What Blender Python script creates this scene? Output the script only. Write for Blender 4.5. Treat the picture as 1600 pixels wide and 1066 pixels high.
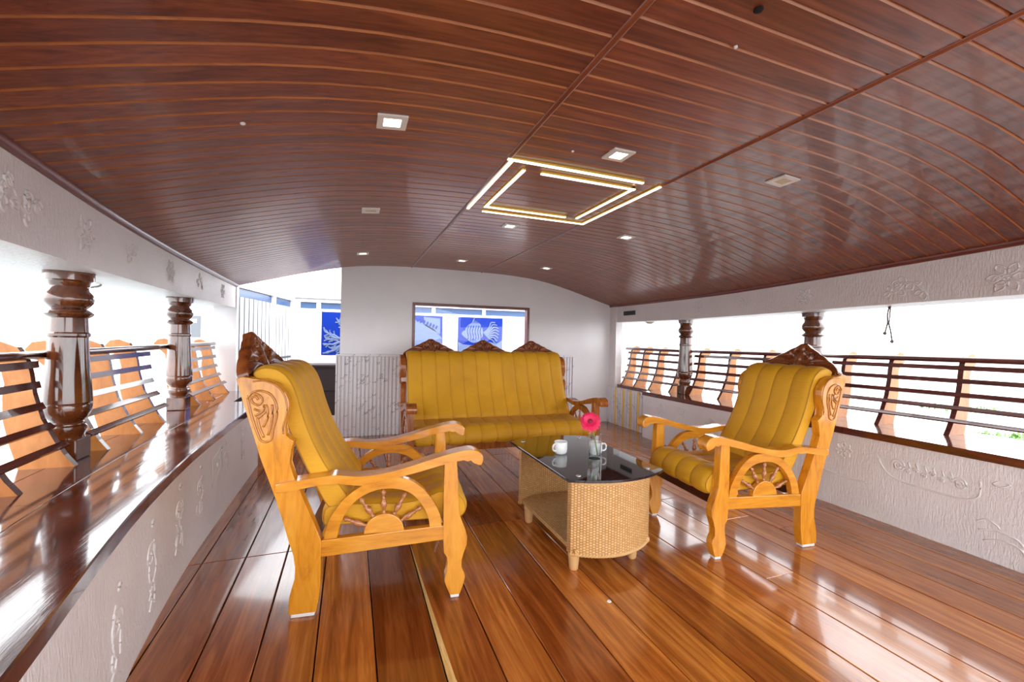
import bpy, bmesh, math, random
from mathutils import Vector, Matrix
random.seed(7)
for o in list(bpy.data.objects): bpy.data.objects.remove(o)
scene = bpy.context.scene
COL = scene.collection
rad = math.radians

# ------------------------------------------------------------------ camera
def cam_axes(yaw, pitch, roll):
    f = Vector((math.sin(yaw)*math.cos(pitch), math.cos(yaw)*math.cos(pitch), math.sin(pitch)))
    r = f.cross(Vector((0, 0, 1))).normalized(); u = r.cross(f)
    return math.cos(roll)*r + math.sin(roll)*u, -math.sin(roll)*r + math.cos(roll)*u, f
CR, CU, CF = cam_axes(rad(20.7), rad(-.36), rad(1.2))
cd = bpy.data.cameras.new('camera'); cam = bpy.data.objects.new('camera', cd); COL.objects.link(cam)
cd.sensor_width = 36; cd.lens = 666/1600*36; cd.clip_start = .02; cd.clip_end = 500
M = Matrix((CR, CU, -CF)).transposed().to_4x4(); M.translation = (0, 0, 1.12)
cam.matrix_world = M
scene.camera = cam

# ------------------------------------------------------------------ world, light, exposure
w = bpy.data.worlds.new('world'); scene.world = w; w.use_nodes = True
bg = w.node_tree.nodes['Background']
bg.inputs[0].default_value = (.93, .965, 1, 1); bg.inputs[1].default_value = 5.0
vs = scene.view_settings
vs.view_transform = 'Standard'; vs.look = 'None'; vs.exposure = 0.3; vs.gamma = 1.0; vs.use_curve_mapping = False

# ------------------------------------------------------------------ materials
def nodes(name):
    m = bpy.data.materials.new(name); m.use_nodes = True
    nt = m.node_tree; b = nt.nodes['Principled BSDF']
    return m, nt, b
def setin(b, **k):
    for n, v in k.items():
        n = n.replace('_', ' ')
        if n in b.inputs: b.inputs[n].default_value = v
def plain(name, c, rough=.5, **k):
    m, nt, b = nodes(name); setin(b, Base_Color=(*c, 1), Roughness=rough, **k)
    return m
def ramp(nt, fac, stops):
    r = nt.nodes.new('ShaderNodeValToRGB'); e = r.color_ramp.elements
    while len(e) < len(stops): e.new(.5)
    for el, (p, c) in zip(e, stops): el.position = p; el.color = (*c, 1)
    nt.links.new(fac, r.inputs[0]); return r.outputs[0]
def coords(nt, scale, rand=True, kind='Object', rot=(0, 0, 0)):
    tc = nt.nodes.new('ShaderNodeTexCoord'); out = tc.outputs[kind]
    if rand:
        oi = nt.nodes.new('ShaderNodeObjectInfo'); mu = nt.nodes.new('ShaderNodeMath'); mu.operation = 'MULTIPLY'
        mu.inputs[1].default_value = 37.; nt.links.new(oi.outputs['Random'], mu.inputs[0])
        ad = nt.nodes.new('ShaderNodeVectorMath'); ad.operation = 'ADD'
        nt.links.new(out, ad.inputs[0]); nt.links.new(mu.outputs[0], ad.inputs[1]); out = ad.outputs[0]
    mp = nt.nodes.new('ShaderNodeMapping'); mp.inputs['Scale'].default_value = scale; mp.inputs['Rotation'].default_value = rot
    nt.links.new(out, mp.inputs[0]); return mp.outputs[0]
def noise(nt, vec, scale, detail=5, rough=.55, dist=0.):
    n = nt.nodes.new('ShaderNodeTexNoise'); n.inputs['Scale'].default_value = scale; n.inputs['Detail'].default_value = detail
    n.inputs['Roughness'].default_value = rough; n.inputs['Distortion'].default_value = dist
    nt.links.new(vec, n.inputs['Vector']); return n.outputs['Fac']
def bump(nt, b, h, strength=.2, dist=.01):
    n = nt.nodes.new('ShaderNodeBump'); n.inputs['Strength'].default_value = strength; n.inputs['Distance'].default_value = dist
    nt.links.new(h, n.inputs['Height']); nt.links.new(n.outputs[0], b.inputs['Normal'])
def mix(nt, fac, a, c, mode='MIX'):
    n = nt.nodes.new('ShaderNodeMix'); n.data_type = 'RGBA'; n.blend_type = mode
    if isinstance(fac, (int, float)): n.inputs[0].default_value = fac
    else: nt.links.new(fac, n.inputs[0])
    for sock, v in ((n.inputs[6], a), (n.inputs[7], c)):
        if isinstance(v, tuple): sock.default_value = (*v, 1)
        else: nt.links.new(v, sock)
    return n.outputs[2]
def wood(name, dark, mid, light, grain=(3, 3, 3), rough=.25, coat=.3, objcol=False, bumps=.05, gs=6., rscale=0.):
    """grain: stretch of the pattern per axis, the small number lies along the fibres."""
    m, nt, b = nodes(name)
    v = coords(nt, grain)
    n1 = noise(nt, v, gs, 6, .6, 1.2); n2 = noise(nt, v, gs*4, 3, .6, .3)
    ad = nt.nodes.new('ShaderNodeMath'); ad.operation = 'MULTIPLY_ADD'; ad.inputs[1].default_value = .3; 
    nt.links.new(n2, ad.inputs[0]); nt.links.new(n1, ad.inputs[2])
    c = ramp(nt, ad.outputs[0], [(.42, dark), (.62, mid), (.86, light)])
    if objcol:
        oi = nt.nodes.new('ShaderNodeObjectInfo'); c = mix(nt, 1., c, oi.outputs['Color'], 'MULTIPLY')
    nt.links.new(c, b.inputs['Base Color'])
    setin(b, Roughness=rough, Coat_Weight=coat, Coat_Roughness=.06)
    if rscale:
        v2 = coords(nt, (1.2, .7, 1), rand=False); n3 = noise(nt, v2, 3, 3)
        mr = nt.nodes.new('ShaderNodeMapRange'); mr.inputs[1].default_value = .3; mr.inputs[2].default_value = .7
        mr.inputs[3].default_value = rough-rscale; mr.inputs[4].default_value = rough+rscale
        nt.links.new(n3, mr.inputs[0]); nt.links.new(mr.outputs[0], b.inputs['Roughness'])
    if bumps: bump(nt, b, ad.outputs[0], bumps, .01)
    return m
MT = {}
MT['floor'] = wood('varnished_teak_floor', (.27, .095, .022), (.46, .175, .042), (.76, .36, .10), (14, .9, 10), .19, .5, True, .03, 1.6, .06)
MT['sap'] = wood('pale_sapwood', (.55, .30, .10), (.75, .48, .18), (.85, .6, .28), (12, 1, 10), .22, .5)
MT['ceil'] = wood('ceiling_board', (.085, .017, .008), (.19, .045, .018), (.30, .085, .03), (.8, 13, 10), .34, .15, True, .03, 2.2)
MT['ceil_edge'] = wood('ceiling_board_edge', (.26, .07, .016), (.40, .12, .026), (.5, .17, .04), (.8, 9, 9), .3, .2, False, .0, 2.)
MT['bead'] = wood('ceiling_bead', (.12, .03, .014), (.2, .05, .022), (.26, .07, .03), (8, .6, 8), .3, .2)
MT['mould'] = wood('eave_moulding', (.10, .022, .016), (.16, .036, .026), (.2, .05, .032), (8, .6, 8), .33, .2)
MT['teak'] = wood('golden_teak', (.44, .145, .008), (.66, .25, .012), (.76, .34, .03), (9, 9, 1.6), .24, .45, False, .03, 2.2)
MT['teak_h'] = wood('golden_teak_long', (.42, .135, .008), (.64, .24, .012), (.74, .33, .03), (1.6, 9, 9), .24, .45, False, .03, 2.2)
MT['carve_shade'] = wood('shaded_scroll_teak', (.30, .085, .006), (.46, .155, .010), (.6, .24, .02), (9, 9, 3), .25, .4, False, .03, 2.2)  # chair teak darkened, so the scroll strokes carry the shade of carved grooves
MT['sofa_wood'] = wood('shaded_red_brown_teak', (.17, .038, .007), (.33, .095, .017), (.44, .15, .03), (9, 9, 1.6), .24, .45, False, .03, 2.2)  # reddish sofa teak, with the shade it stands in mixed into the colour
MT['carved'] = wood('carved_dark_teak', (.10, .022, .006), (.2, .05, .012), (.3, .085, .02), (7, 2, 5), .24, .4, False, .04, 2.)
MT['spindle'] = wood('spindle_brown', (.22, .06, .02), (.4, .14, .045), (.52, .22, .08), (6, 6, 6), .25, .4)
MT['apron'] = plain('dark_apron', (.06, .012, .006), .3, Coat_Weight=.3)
MT['pillar'] = wood('varnished_pillar', (.03, .007, .003), (.10, .026, .008), (.19, .055, .015), (5, 5, .8), .13, .8, False, .02, 3.)
MT['ledge'] = wood('dark_gloss_ledge', (.035, .006, .004), (.085, .015, .008), (.15, .032, .014), (9, .8, 8), .12, .8, True, .10, 1.3, .05)
MT['rail'] = wood('dark_rail', (.045, .010, .009), (.095, .022, .018), (.15, .038, .026), (8, .8, 8), .22, .5, False, .02, 3.)
MT['brk'] = wood('orange_plywood', (.34, .105, .018), (.46, .16, .030), (.56, .23, .06), (5, 4, 2), .42, .1, False, .02, 1.6)
def plaster(name, c1, c2, strength, rough=.45):
    m, nt, b = nodes(name); v = coords(nt, (1, 1, 1), False)
    n0 = noise(nt, v, 2.5, 3); nt.links.new(ramp(nt, n0, [(.3, c1), (.7, c2)]), b.inputs['Base Color'])
    v2 = coords(nt, (1, 2.2, .55), False); n1 = noise(nt, v2, 48, 4, .6, .6)
    bump(nt, b, n1, strength, .012); setin(b, Roughness=rough); return m
MT['plaster'] = plaster('white_textured_plaster', (.76, .71, .705), (.83, .79, .79), .6, .42)
MT['white'] = plaster('white_gloss_paint', (.83, .81, .835), (.88, .86, .88), .02, .25)
MT['relief'] = plain('white_relief', (.78, .745, .74), .36)
MT['outwhite'] = plain('outdoor_white', (.82, .83, .85), .5)
MT['midgrey'] = plain('mid_grey_paint', (.075, .08, .095), .6)
MT['lightgrey'] = plain('light_grey_paint', (.16, .17, .185), .5)
def marble(name):
    m, nt, b = nodes(name)
    tc = nt.nodes.new('ShaderNodeNewGeometry')
    sp = nt.nodes.new('ShaderNodeSeparateXYZ'); nt.links.new(tc.outputs['Position'], sp.inputs[0])
    # the vein coordinate runs diagonally: x + y - z
    a = nt.nodes.new('ShaderNodeMath'); nt.links.new(sp.outputs[0], a.inputs[0]); nt.links.new(sp.outputs[1], a.inputs[1])
    s = nt.nodes.new('ShaderNodeMath'); s.operation = 'SUBTRACT'; nt.links.new(a.outputs[0], s.inputs[0]); nt.links.new(sp.outputs[2], s.inputs[1])
    cb = nt.nodes.new('ShaderNodeCombineXYZ'); nt.links.new(s.outputs[0], cb.inputs[0])
    ad = nt.nodes.new('ShaderNodeMath'); nt.links.new(a.outputs[0], ad.inputs[0]); nt.links.new(sp.outputs[2], ad.inputs[1])
    mu = nt.nodes.new('ShaderNodeMath'); mu.operation = 'MULTIPLY'; mu.inputs[1].default_value = .22; nt.links.new(ad.outputs[0], mu.inputs[0])
    nt.links.new(mu.outputs[0], cb.inputs[1])
    n = noise(nt, cb.outputs[0], 17, 4, .6, .5)
    n2 = noise(nt, cb.outputs[0], 42, 3, .6, .2)
    v1 = ramp(nt, n, [(.60, (.84, .82, .86)), (.63, (.32, .31, .35)), (.66, (.84, .82, .86))])
    v2 = ramp(nt, n2, [(.70, (1, 1, 1)), (.74, (.55, .55, .58))])
    nt.links.new(mix(nt, 1., v1, v2, 'MULTIPLY'), b.inputs['Base Color'])
    setin(b, Roughness=.22); return m
MT['marble'] = marble('grey_veined_marble')
MT['gold'] = plain('gold_strip', (.92, .60, .10), .35, Metallic=.4)
def fabric():
    m, nt, b = nodes('mustard_velvet'); v = coords(nt, (1, 1, 1), True)
    n0 = noise(nt, v, 3.2, 4, .6, .4)
    nt.links.new(ramp(nt, n0, [(.3, (.60, .285, .004)), (.7, (.72, .36, .007))]), b.inputs['Base Color'])
    setin(b, Roughness=.62, Sheen_Weight=.05, Sheen_Roughness=.4)
    v2 = coords(nt, (2, 2, 14), True); n1 = noise(nt, v2, 7, 3, .5, .6); bump(nt, b, n1, .16, .012); return m
MT['fabric'] = fabric()
MT['piping'] = plain('mustard_piping', (.42, .20, .004), .65)
def wicker():
    m, nt, b = nodes('woven_rattan')
    tc = nt.nodes.new('ShaderNodeTexCoord'); br = nt.nodes.new('ShaderNodeTexBrick')
    br.offset = .5; br.inputs['Scale'].default_value = 1; br.inputs['Brick Width'].default_value = .0125; br.inputs['Row Height'].default_value = .0150
    br.inputs['Mortar Size'].default_value = .0014; br.inputs['Mortar Smooth'].default_value = .6
    br.inputs['Color1'].default_value = (.66, .36, .13, 1); br.inputs['Color2'].default_value = (.80, .48, .20, 1); br.inputs['Mortar'].default_value = (.30, .12, .035, 1)
    sw = nt.nodes.new('ShaderNodeSeparateXYZ'); cb = nt.nodes.new('ShaderNodeCombineXYZ')
    nt.links.new(tc.outputs['UV'], sw.inputs[0]); nt.links.new(sw.outputs[1], cb.inputs[0]); nt.links.new(sw.outputs[0], cb.inputs[1])
    nt.links.new(cb.outputs[0], br.inputs['Vector'])
    nt.links.new(br.outputs['Color'], b.inputs['Base Color']); setin(b, Roughness=.45)
    iv = nt.nodes.new('ShaderNodeMath'); iv.operation = 'SUBTRACT'; iv.inputs[0].default_value = 1.; nt.links.new(br.outputs['Fac'], iv.inputs[1])
    bump(nt, b, iv.outputs[0], .8, .004); return m
MT['wicker'] = wicker()
MT['wicker_leg'] = plain('pale_wood_leg', (.68, .40, .17), .4)
MT['blackglass'] = plain('black_glass', (.006, .006, .009), .03, Coat_Weight=.6)
MT['steel'] = plain('steel', (.75, .75, .77), .18, Metallic=1.)
MT['china'] = plain('white_china', (.82, .82, .82), .12)
MT['cap'] = plain('white_foot_cap', (.75, .74, .72), .4)
def glass(name, fac, tint=(1, 1, 1)):
    m = bpy.data.materials.new(name); m.use_nodes = True; nt = m.node_tree; nt.nodes.clear()
    o = nt.nodes.new('ShaderNodeOutputMaterial'); t = nt.nodes.new('ShaderNodeBsdfTransparent'); g = nt.nodes.new('ShaderNodeBsdfGlossy')
    t.inputs[0].default_value = (*tint, 1); g.inputs['Roughness'].default_value = .02
    lw_ = nt.nodes.new('ShaderNodeLayerWeight'); lw_.inputs['Blend'].default_value = .5
    pw = nt.nodes.new('ShaderNodeMath'); pw.operation = 'POWER'; pw.inputs[1].default_value = 3.; nt.links.new(lw_.outputs['Facing'], pw.inputs[0])
    lw = nt.nodes.new('ShaderNodeMath'); lw.operation = 'MULTIPLY_ADD'; lw.inputs[1].default_value = .75; lw.inputs[2].default_value = (fac-1)*.1; nt.links.new(pw.outputs[0], lw.inputs[0])
    mx = nt.nodes.new('ShaderNodeMixShader'); nt.links.new(lw.outputs[0], mx.inputs[0]); nt.links.new(t.outputs[0], mx.inputs[1]); nt.links.new(g.outputs[0], mx.inputs[2])
    nt.links.new(mx.outputs[0], o.inputs[0]); return m
MT['glass'] = glass('clear_glass', 2.1, (.97, .98, .98))
MT['pane'] = glass('window_glass', 1.2, (.97, .98, 1.))
MT['petal'] = plain('pink_petal', (.80, .012, .10), .5)
MT['petal_core'] = plain('flower_heart', (.25, .005, .03), .6)
MT['stem'] = plain('green_stem', (.16, .30, .04), .5)
MT['blue'] = plain('cobalt_panel', (.0, .022, .26), .6, Specular_IOR_Level=.15)
MT['blueband'] = plain('blue_band', (.04, .095, .22), .3)
MT['etch'] = plain('pale_etching', (.11, .16, .30), .6)
MT['frame'] = wood('window_frame_brown', (.12, .035, .025), (.19, .06, .045), (.25, .085, .06), (4, 4, 4), .35, .2)
MT['brownbox'] = wood('dark_locker', (.010, .004, .004), (.020, .008, .008), (.030, .012, .012), (1, 4, 8), .65, .0)
MT['black'] = plain('black_plastic', (.012, .012, .012), .35)
MT['hole'] = plain('hole_black', (.004, .003, .003), .9)
MT['lampframe'] = plain('white_lamp_frame', (.75, .72, .68), .4)
MT['lampoff'] = plain('unlit_diffuser', (.62, .52, .36), .5)
MT['rope'] = plain('grey_rope', (.16, .13, .12), .8)
MT['cable'] = plain('pale_cable', (.5, .5, .5), .6)
def emit(name, c, s):
    m, nt, b = nodes(name); setin(b, Base_Color=(*c, 1)); b.inputs['Emission Color'].default_value = (*c, 1); b.inputs['Emission Strength'].default_value = s; return m
MT['lampon'] = emit('lit_diffuser', (1., .93, .85), 6.)
MT['led'] = emit('lit_led_strip', (1., .86, .66), 2.2)
MT['water'] = plain('lake_water', (.30, .34, .34), .25)
MT['weed'] = plain('water_weed', (.10, .22, .03), .6)

# ------------------------------------------------------------------ helpers
def link(name, me, mat, parent=None, smooth=False):
    o = bpy.data.objects.new(name, me); COL.objects.link(o)
    if mat is not None and not me.materials: me.materials.append(MT[mat] if isinstance(mat, str) else mat)
    if parent is not None: o.parent = parent
    if smooth:
        for p in me.polygons: p.use_smooth = True
    return o
def from_bm(name, bm, mat, parent=None, smooth=False, norm=True):
    if norm: bmesh.ops.recalc_face_normals(bm, faces=bm.faces)
    me = bpy.data.meshes.new(name); bm.to_mesh(me); bm.free()
    return link(name, me, mat, parent, smooth)
def pyd(name, v, f, mat, parent=None, smooth=False, norm=True):
    me = bpy.data.meshes.new(name); me.from_pydata(v, [], f)
    if norm:
        bm = bmesh.new(); bm.from_mesh(me); bmesh.ops.recalc_face_normals(bm, faces=bm.faces); bm.to_mesh(me); bm.free()
    return link(name, me, mat, parent, smooth)
def tag(o, label, cat, group=None):
    o['label'] = label; o['category'] = cat
    if group: o['group'] = group
    return o
def struct(o, label=None):
    o['kind'] = 'structure'
    if label: o['label'] = label
    return o
def empty(name, loc=(0, 0, 0), rz=0.):
    o = bpy.data.objects.new(name, None); COL.objects.link(o); o.location = loc; o.rotation_euler = (0, 0, rz); o.empty_display_size = .1; return o
def bm_box(bm, lo, hi):
    x0, y0, z0 = lo; x1, y1, z1 = hi
    v = [bm.verts.new(p) for p in ((x0, y0, z0), (x1, y0, z0), (x1, y1, z0), (x0, y1, z0), (x0, y0, z1), (x1, y0, z1), (x1, y1, z1), (x0, y1, z1))]
    fs = []
    for q in ((0, 3, 2, 1), (4, 5, 6, 7), (0, 1, 5, 4), (1, 2, 6, 5), (2, 3, 7, 6), (3, 0, 4, 7)): fs.append(bm.faces.new([v[i] for i in q]))
    return fs
def box(name, lo, hi, mat, parent=None, bev=.0, segs=2):
    bm = bmesh.new(); bm_box(bm, lo, hi)
    if bev: bmesh.ops.bevel(bm, geom=list(bm.edges), offset=bev, segments=segs, profile=.5, affect='EDGES')
    return from_bm(name, bm, mat, parent)
def lerp(tab, x):
    if x <= tab[0][0]:
        (a, b), (c, d) = tab[0], tab[1]
    elif x >= tab[-1][0]:
        (a, b), (c, d) = tab[-2], tab[-1]
    else:
        for (a, b), (c, d) in zip(tab, tab[1:]):
            if a <= x <= c: break
    return b + (d-b)*(x-a)/(c-a)
def smooth_tab(tab, x):
    """Catmull-Rom through the table."""
    n = len(tab)
    if x <= tab[0][0] or x >= tab[-1][0]: return lerp(tab, x)
    for i in range(n-1):
        if tab[i][0] <= x <= tab[i+1][0]: break
    x0, y0 = tab[i]; x1, y1 = tab[i+1]; h = x1-x0; t = (x-x0)/h
    def sl(k):
        if k == 0: return (tab[1][1]-tab[0][1])/(tab[1][0]-tab[0][0])
        if k == n-1: return (tab[-1][1]-tab[-2][1])/(tab[-1][0]-tab[-2][0])
        return (tab[k+1][1]-tab[k-1][1])/(tab[k+1][0]-tab[k-1][0])
    m0, m1 = sl(i)*h, sl(i+1)*h
    return (2*t**3-3*t*t+1)*y0+(t**3-2*t*t+t)*m0+(-2*t**3+3*t*t)*y1+(t**3-t*t)*m1
def spline(pts, n=6, closed=False):
    """Catmull-Rom resampling of 2-D or 3-D points."""
    P = [Vector(p) for p in pts]; out = []
    N = len(P); rng = range(N if closed else N-1)
    for i in rng:
        if closed: a, b, c, d = P[i-1], P[i], P[(i+1) % N], P[(i+2) % N]
        else: a, b, c, d = P[max(i-1, 0)], P[i], P[i+1], P[min(i+2, N-1)]
        for k in range(n):
            t = k/n
            out.append(.5*((2*b)+(c-a)*t+(2*a-5*b+4*c-d)*t*t+(3*b-a-3*c+d)*t**3))
    if not closed: out.append(P[-1])
    return out
def prism(name, pts, y0, y1, mat, parent=None, bev=.003, smooth=False):
    """outline in the x-z plane pulled along y."""
    bm = bmesh.new(); a = [bm.verts.new((p[0], y0, p[1])) for p in pts]; b = [bm.verts.new((p[0], y1, p[1])) for p in pts]
    n = len(pts); f0 = bm.faces.new(a); f1 = bm.faces.new(b[::-1])
    for i in range(n): bm.faces.new((a[i], b[i], b[(i+1) % n], a[(i+1) % n]))
    if bev:
        es = list(set(list(f0.edges)+list(f1.edges)))
        bmesh.ops.bevel(bm, geom=es, offset=bev, segments=2, profile=.5, affect='EDGES')
    return from_bm(name, bm, mat, parent, smooth)
def lathe_bm(bm, prof, seg=24, mtx=None, caps=True):
    rings = []
    for r, z in prof:
        ring = []
        for k in range(seg):
            a = 2*math.pi*k/seg; p = Vector((r*math.cos(a), r*math.sin(a), z))
            ring.append(bm.verts.new(mtx @ p if mtx else p))
        rings.append(ring)
    for A, B in zip(rings, rings[1:]):
        for k in range(seg): bm.faces.new((A[k], A[(k+1) % seg], B[(k+1) % seg], B[k]))
    if caps:
        bm.faces.new(rings[0][::-1]); bm.faces.new(rings[-1])
def lathe(name, prof, mat, parent=None, seg=24, mtx=None, smooth=True, caps=True):
    bm = bmesh.new(); lathe_bm(bm, prof, seg, mtx, caps)
    o = from_bm(name, bm, mat, parent, smooth)
    return o
def tube_bm(bm, pts, r, seg=8, flat=None):
    P = [Vector(p) for p in pts]; rings = []
    up = Vector((0, 0, 1)); n = len(P)
    for i, p in enumerate(P):
        t = (P[min(i+1, n-1)]-P[max(i-1, 0)]).normalized()
        s = t.cross(up)
        if s.length < 1e-3: s = t.cross(Vector((1, 0, 0)))
        s.normalize(); u = s.cross(t)
        rr = r(i/(n-1)) if callable(r) else r
        rings.append([bm.verts.new(p+rr*(math.cos(2*math.pi*k/seg)*s+math.sin(2*math.pi*k/seg)*u)) for k in range(seg)])
    for A, B in zip(rings, rings[1:]):
        for k in range(seg): bm.faces.new((A[k], A[(k+1) % seg], B[(k+1) % seg], B[k]))
    bm.faces.new(rings[0][::-1]); bm.faces.new(rings[-1])
def tube(name, pts, r, mat, parent=None, seg=8):
    bm = bmesh.new(); tube_bm(bm, pts, r, seg); return from_bm(name, bm, mat, parent, True)
def loft_y(name, ys, sect, mat, parent=None, smooth=False):
    """sect(y) -> closed section [(x,z)...]; solid lofted along y."""
    V = []; F = []; m = None
    for y in ys:
        s = sect(y); m = len(s); V += [(x, y, z) for x, z in s]
    for i in range(len(ys)-1):
        for k in range(m): F.append((i*m+k, i*m+(k+1) % m, (i+1)*m+(k+1) % m, (i+1)*m+k))
    F.append(tuple(range(m))[::-1]); F.append(tuple((len(ys)-1)*m+k for k in range(m)))
    return pyd(name, V, F, mat, parent, smooth)
def copy_tree(o, parent=None):
    c = o.copy(); COL.objects.link(c)
    if parent is not None: c.parent = parent
    for ch in o.children: copy_tree(ch, c)
    return c

# ------------------------------------------------------------------ plan of the deck (x across, y away, z up)
XL = [(-1.6, -.10), (0, -.40), (1.0, -.55), (1.7, -.655), (2.4, -.71), (3., -.718), (5.2, -.72)]     # face of the low wall, left
XR = [(-1.6, 2.85), (0, 3.05), (1.05, 3.15), (1.5, 3.175), (2.1, 3.19), (3.5, 3.2), (5.2, 3.24)]      # right
BL = [(-1.6, -.62), (0, -.775), (1.0, -.87), (1.65, -.93), (2.36, -.995), (3.1, -1.04), (4., -1.07), (5.2, -1.10)]   # inner face of the top beam
BR = [(-1.6, 2.85), (0, 3.0), (1.05, 3.12), (1.7, 3.2), (3., 3.33), (4., 3.36), (5.2, 3.36)]
FL = [(-1.6, -.5), (0, -.80), (1.0, -.93), (1.6, -1.03), (2.0, -1.06), (2.6, -1.08), (3.2, -1.085), (5.2, -1.10)]   # feet of the seat-back boards
FR = [(-1.6, 3.2), (0, 3.42), (1.5, 3.54), (2., 3.53), (3.3, 3.5), (4., 3.44), (5.2, 3.40)]
xl = lambda y: smooth_tab(XL, y); xr = lambda y: smooth_tab(XR, y)
bl = lambda y: smooth_tab(BL, y); br = lambda y: smooth_tab(BR, y)
fl = lambda y: smooth_tab(FL, y); fr = lambda y: smooth_tab(FR, y)
YB = 5.05; YN = -1.5; YE = 4.12
CX = 1.12
CZ = [(0, 1.927), (.5, 1.922), (.95, 1.898), (1.27, 1.853), (1.635, 1.765), (1.95, 1.675), (2.2, 1.606), (2.5, 1.515)]
def cz(x): return smooth_tab(CZ, abs(x-CX)) if abs(x-CX) > .05 else 1.927
ys_all = [YN + (YE-YN)*i/24 for i in range(25)]
ys_beam = [YN + (YB-YN)*i/28 for i in range(29)]

# floor: slab and boards
floor = struct(box('floor', (-.8, YN, -.08), (3.6, 7.0, -.022), 'hole'))
seams = [-.85, -.655, -.47, -.285, -.097, .10, .314, .498, .676, .891, 1.072, 1.278, 1.47, 1.665, 1.87, 2.06, 2.25, 2.45, 2.63, 2.81, 3.0, 3.2, 3.42, 3.6]
tones = [(.75, .55, .45), (.62, .44, .36), (.72, .5, .38), (.78, .62, .5), (.85, .66, .46), (.42, .25, .18), (.66, .44, .28), (.95, .72, .46), (.55, .34, .24), (1.0, .74, .46), (.92, .72, .46), (.5, .32, .22), (1.05, .86, .56), (.85, .62, .42), (1.1, .92, .62), (.72, .52, .4), (.98, .80, .6), (.8, .62, .5), (.68, .52, .43), (.9, .72, .56), (.62, .47, .4), (.62, .47, .4), (.6, .45, .4)]
rnd = random.Random(3)
for i, (a, b) in enumerate(zip(seams, seams[1:])):
    if b < 1.15: cuts = [YN, -.2 + rnd.uniform(-.3, .3), 2.44, 4.6, 7.0]
    else: cuts = [YN, .2 + rnd.uniform(-.6, .5), 1.2 + rnd.uniform(.2, 1.4), 3.6 + rnd.uniform(-.5, .6), 5.2, 7.0]
    for k, (c, d) in enumerate(zip(cuts, cuts[1:])):
        g = .0022; dz = rnd.uniform(-.0012, .0012)
        bm = bmesh.new(); bm_box(bm, (a+g, c+.0015, -.022), (b-g, d-.0015, dz))
        bmesh.ops.bevel(bm, geom=[e for e in bm.edges if min(v.co.z for v in e.verts) > -.01], offset=.0025, segments=1, affect='EDGES')
        tl = rnd.uniform(-.012, .012)
        o = from_bm('plank', bm, 'floor', floor)
        t = tones[i]; f = rnd.uniform(.88, 1.12) * (1. if k != 2 or b > 1.15 else .9); o.color = (t[0]*f, t[1]*f, t[2]*f, 1)
# pale sapwood edge on one board
prism_v = [(.316, -.6), (.352, -.6), (.357, 1.2), (.340, 1.36), (.334, 1.6), (.322, 2.1), (.316, 2.42)]
sv = [(x, y, z) for z in (-.004, .0022) for x, y in prism_v]; n = len(prism_v)
pyd('sapwood_edge', sv, [tuple(range(n)), tuple(range(n, 2*n))]+[(k, (k+1) % n, n+(k+1) % n, n+k) for k in range(n)], 'sap', floor)

# low side walls
def wall_sect(f, s, thick, z1):
    return lambda y: [(f(y), -.02), (f(y), z1(y)), (f(y)-s*-thick, z1(y)), (f(y)-s*-thick, -.02)]
ZL = lambda y: .50
ZR = lambda y: lerp([(1.2, .522), (2.5, .505), (4., .49)], min(max(y, 0.), 4.05))
wall_left = struct(loft_y('wall_left', ys_all, lambda y: [(xl(y), -.02), (xl(y), ZL(y)), (xl(y)-.09, ZL(y)), (xl(y)-.09, -.02)], 'plaster'))
wall_right = struct(loft_y('wall_right', ys_all, lambda y: [(xr(y), -.02), (xr(y), ZR(y)), (xr(y)+.09, ZR(y)), (xr(y)+.09, -.02)], 'plaster'))
for nm, x0, x1, par in (('end_return', -1.02, xl(YE), wall_left), ('end_return', xr(YE), 3.44, wall_right)):
    box(nm, (x0, YE-.06, -.02), (x1, YE, .489), 'plaster', par)
# hull sides under the bench (seen from outside only) and top beams
trim1 = struct(loft_y('trim_1', ys_beam, lambda y: [(bl(y), 1.368), (bl(y), 1.70), (bl(y)-.40, 1.70), (bl(y)-.40, 1.371)], 'plaster'), 'white plaster beam with relief figures above the left opening')
ZBR = lambda y: lerp([(1.05, 1.392), (1.7, 1.387), (3.7, 1.362), (5., 1.366)], min(max(y, 1.), 5.05))
trim2 = struct(loft_y('trim_2', ys_beam, lambda y: [(br(y), ZBR(y)), (br(y), 1.70), (br(y)+.30, 1.70), (br(y)+.30, ZBR(y)+.003)], 'plaster'), 'white plaster beam with relief figures above the right opening')
def eave(f, s):
    def sect(y):
        x = f(y); z = cz(x+s*.02)-.034
        return [(x+s*a, z+b) for a, b in ((-.02, .05), (-.02, .008), (.004, .007), (.013, .010), (.019, .018), (.021, .03), (.020, .055))]
    return sect
struct(loft_y('trim_3', ys_beam, eave(bl, 1), 'mould', None, True), 'brown moulding between ceiling and left beam')
struct(loft_y('trim_4', ys_beam, eave(br, -1), 'mould', None, True), 'dark brown moulding between ceiling and right beam')

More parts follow.
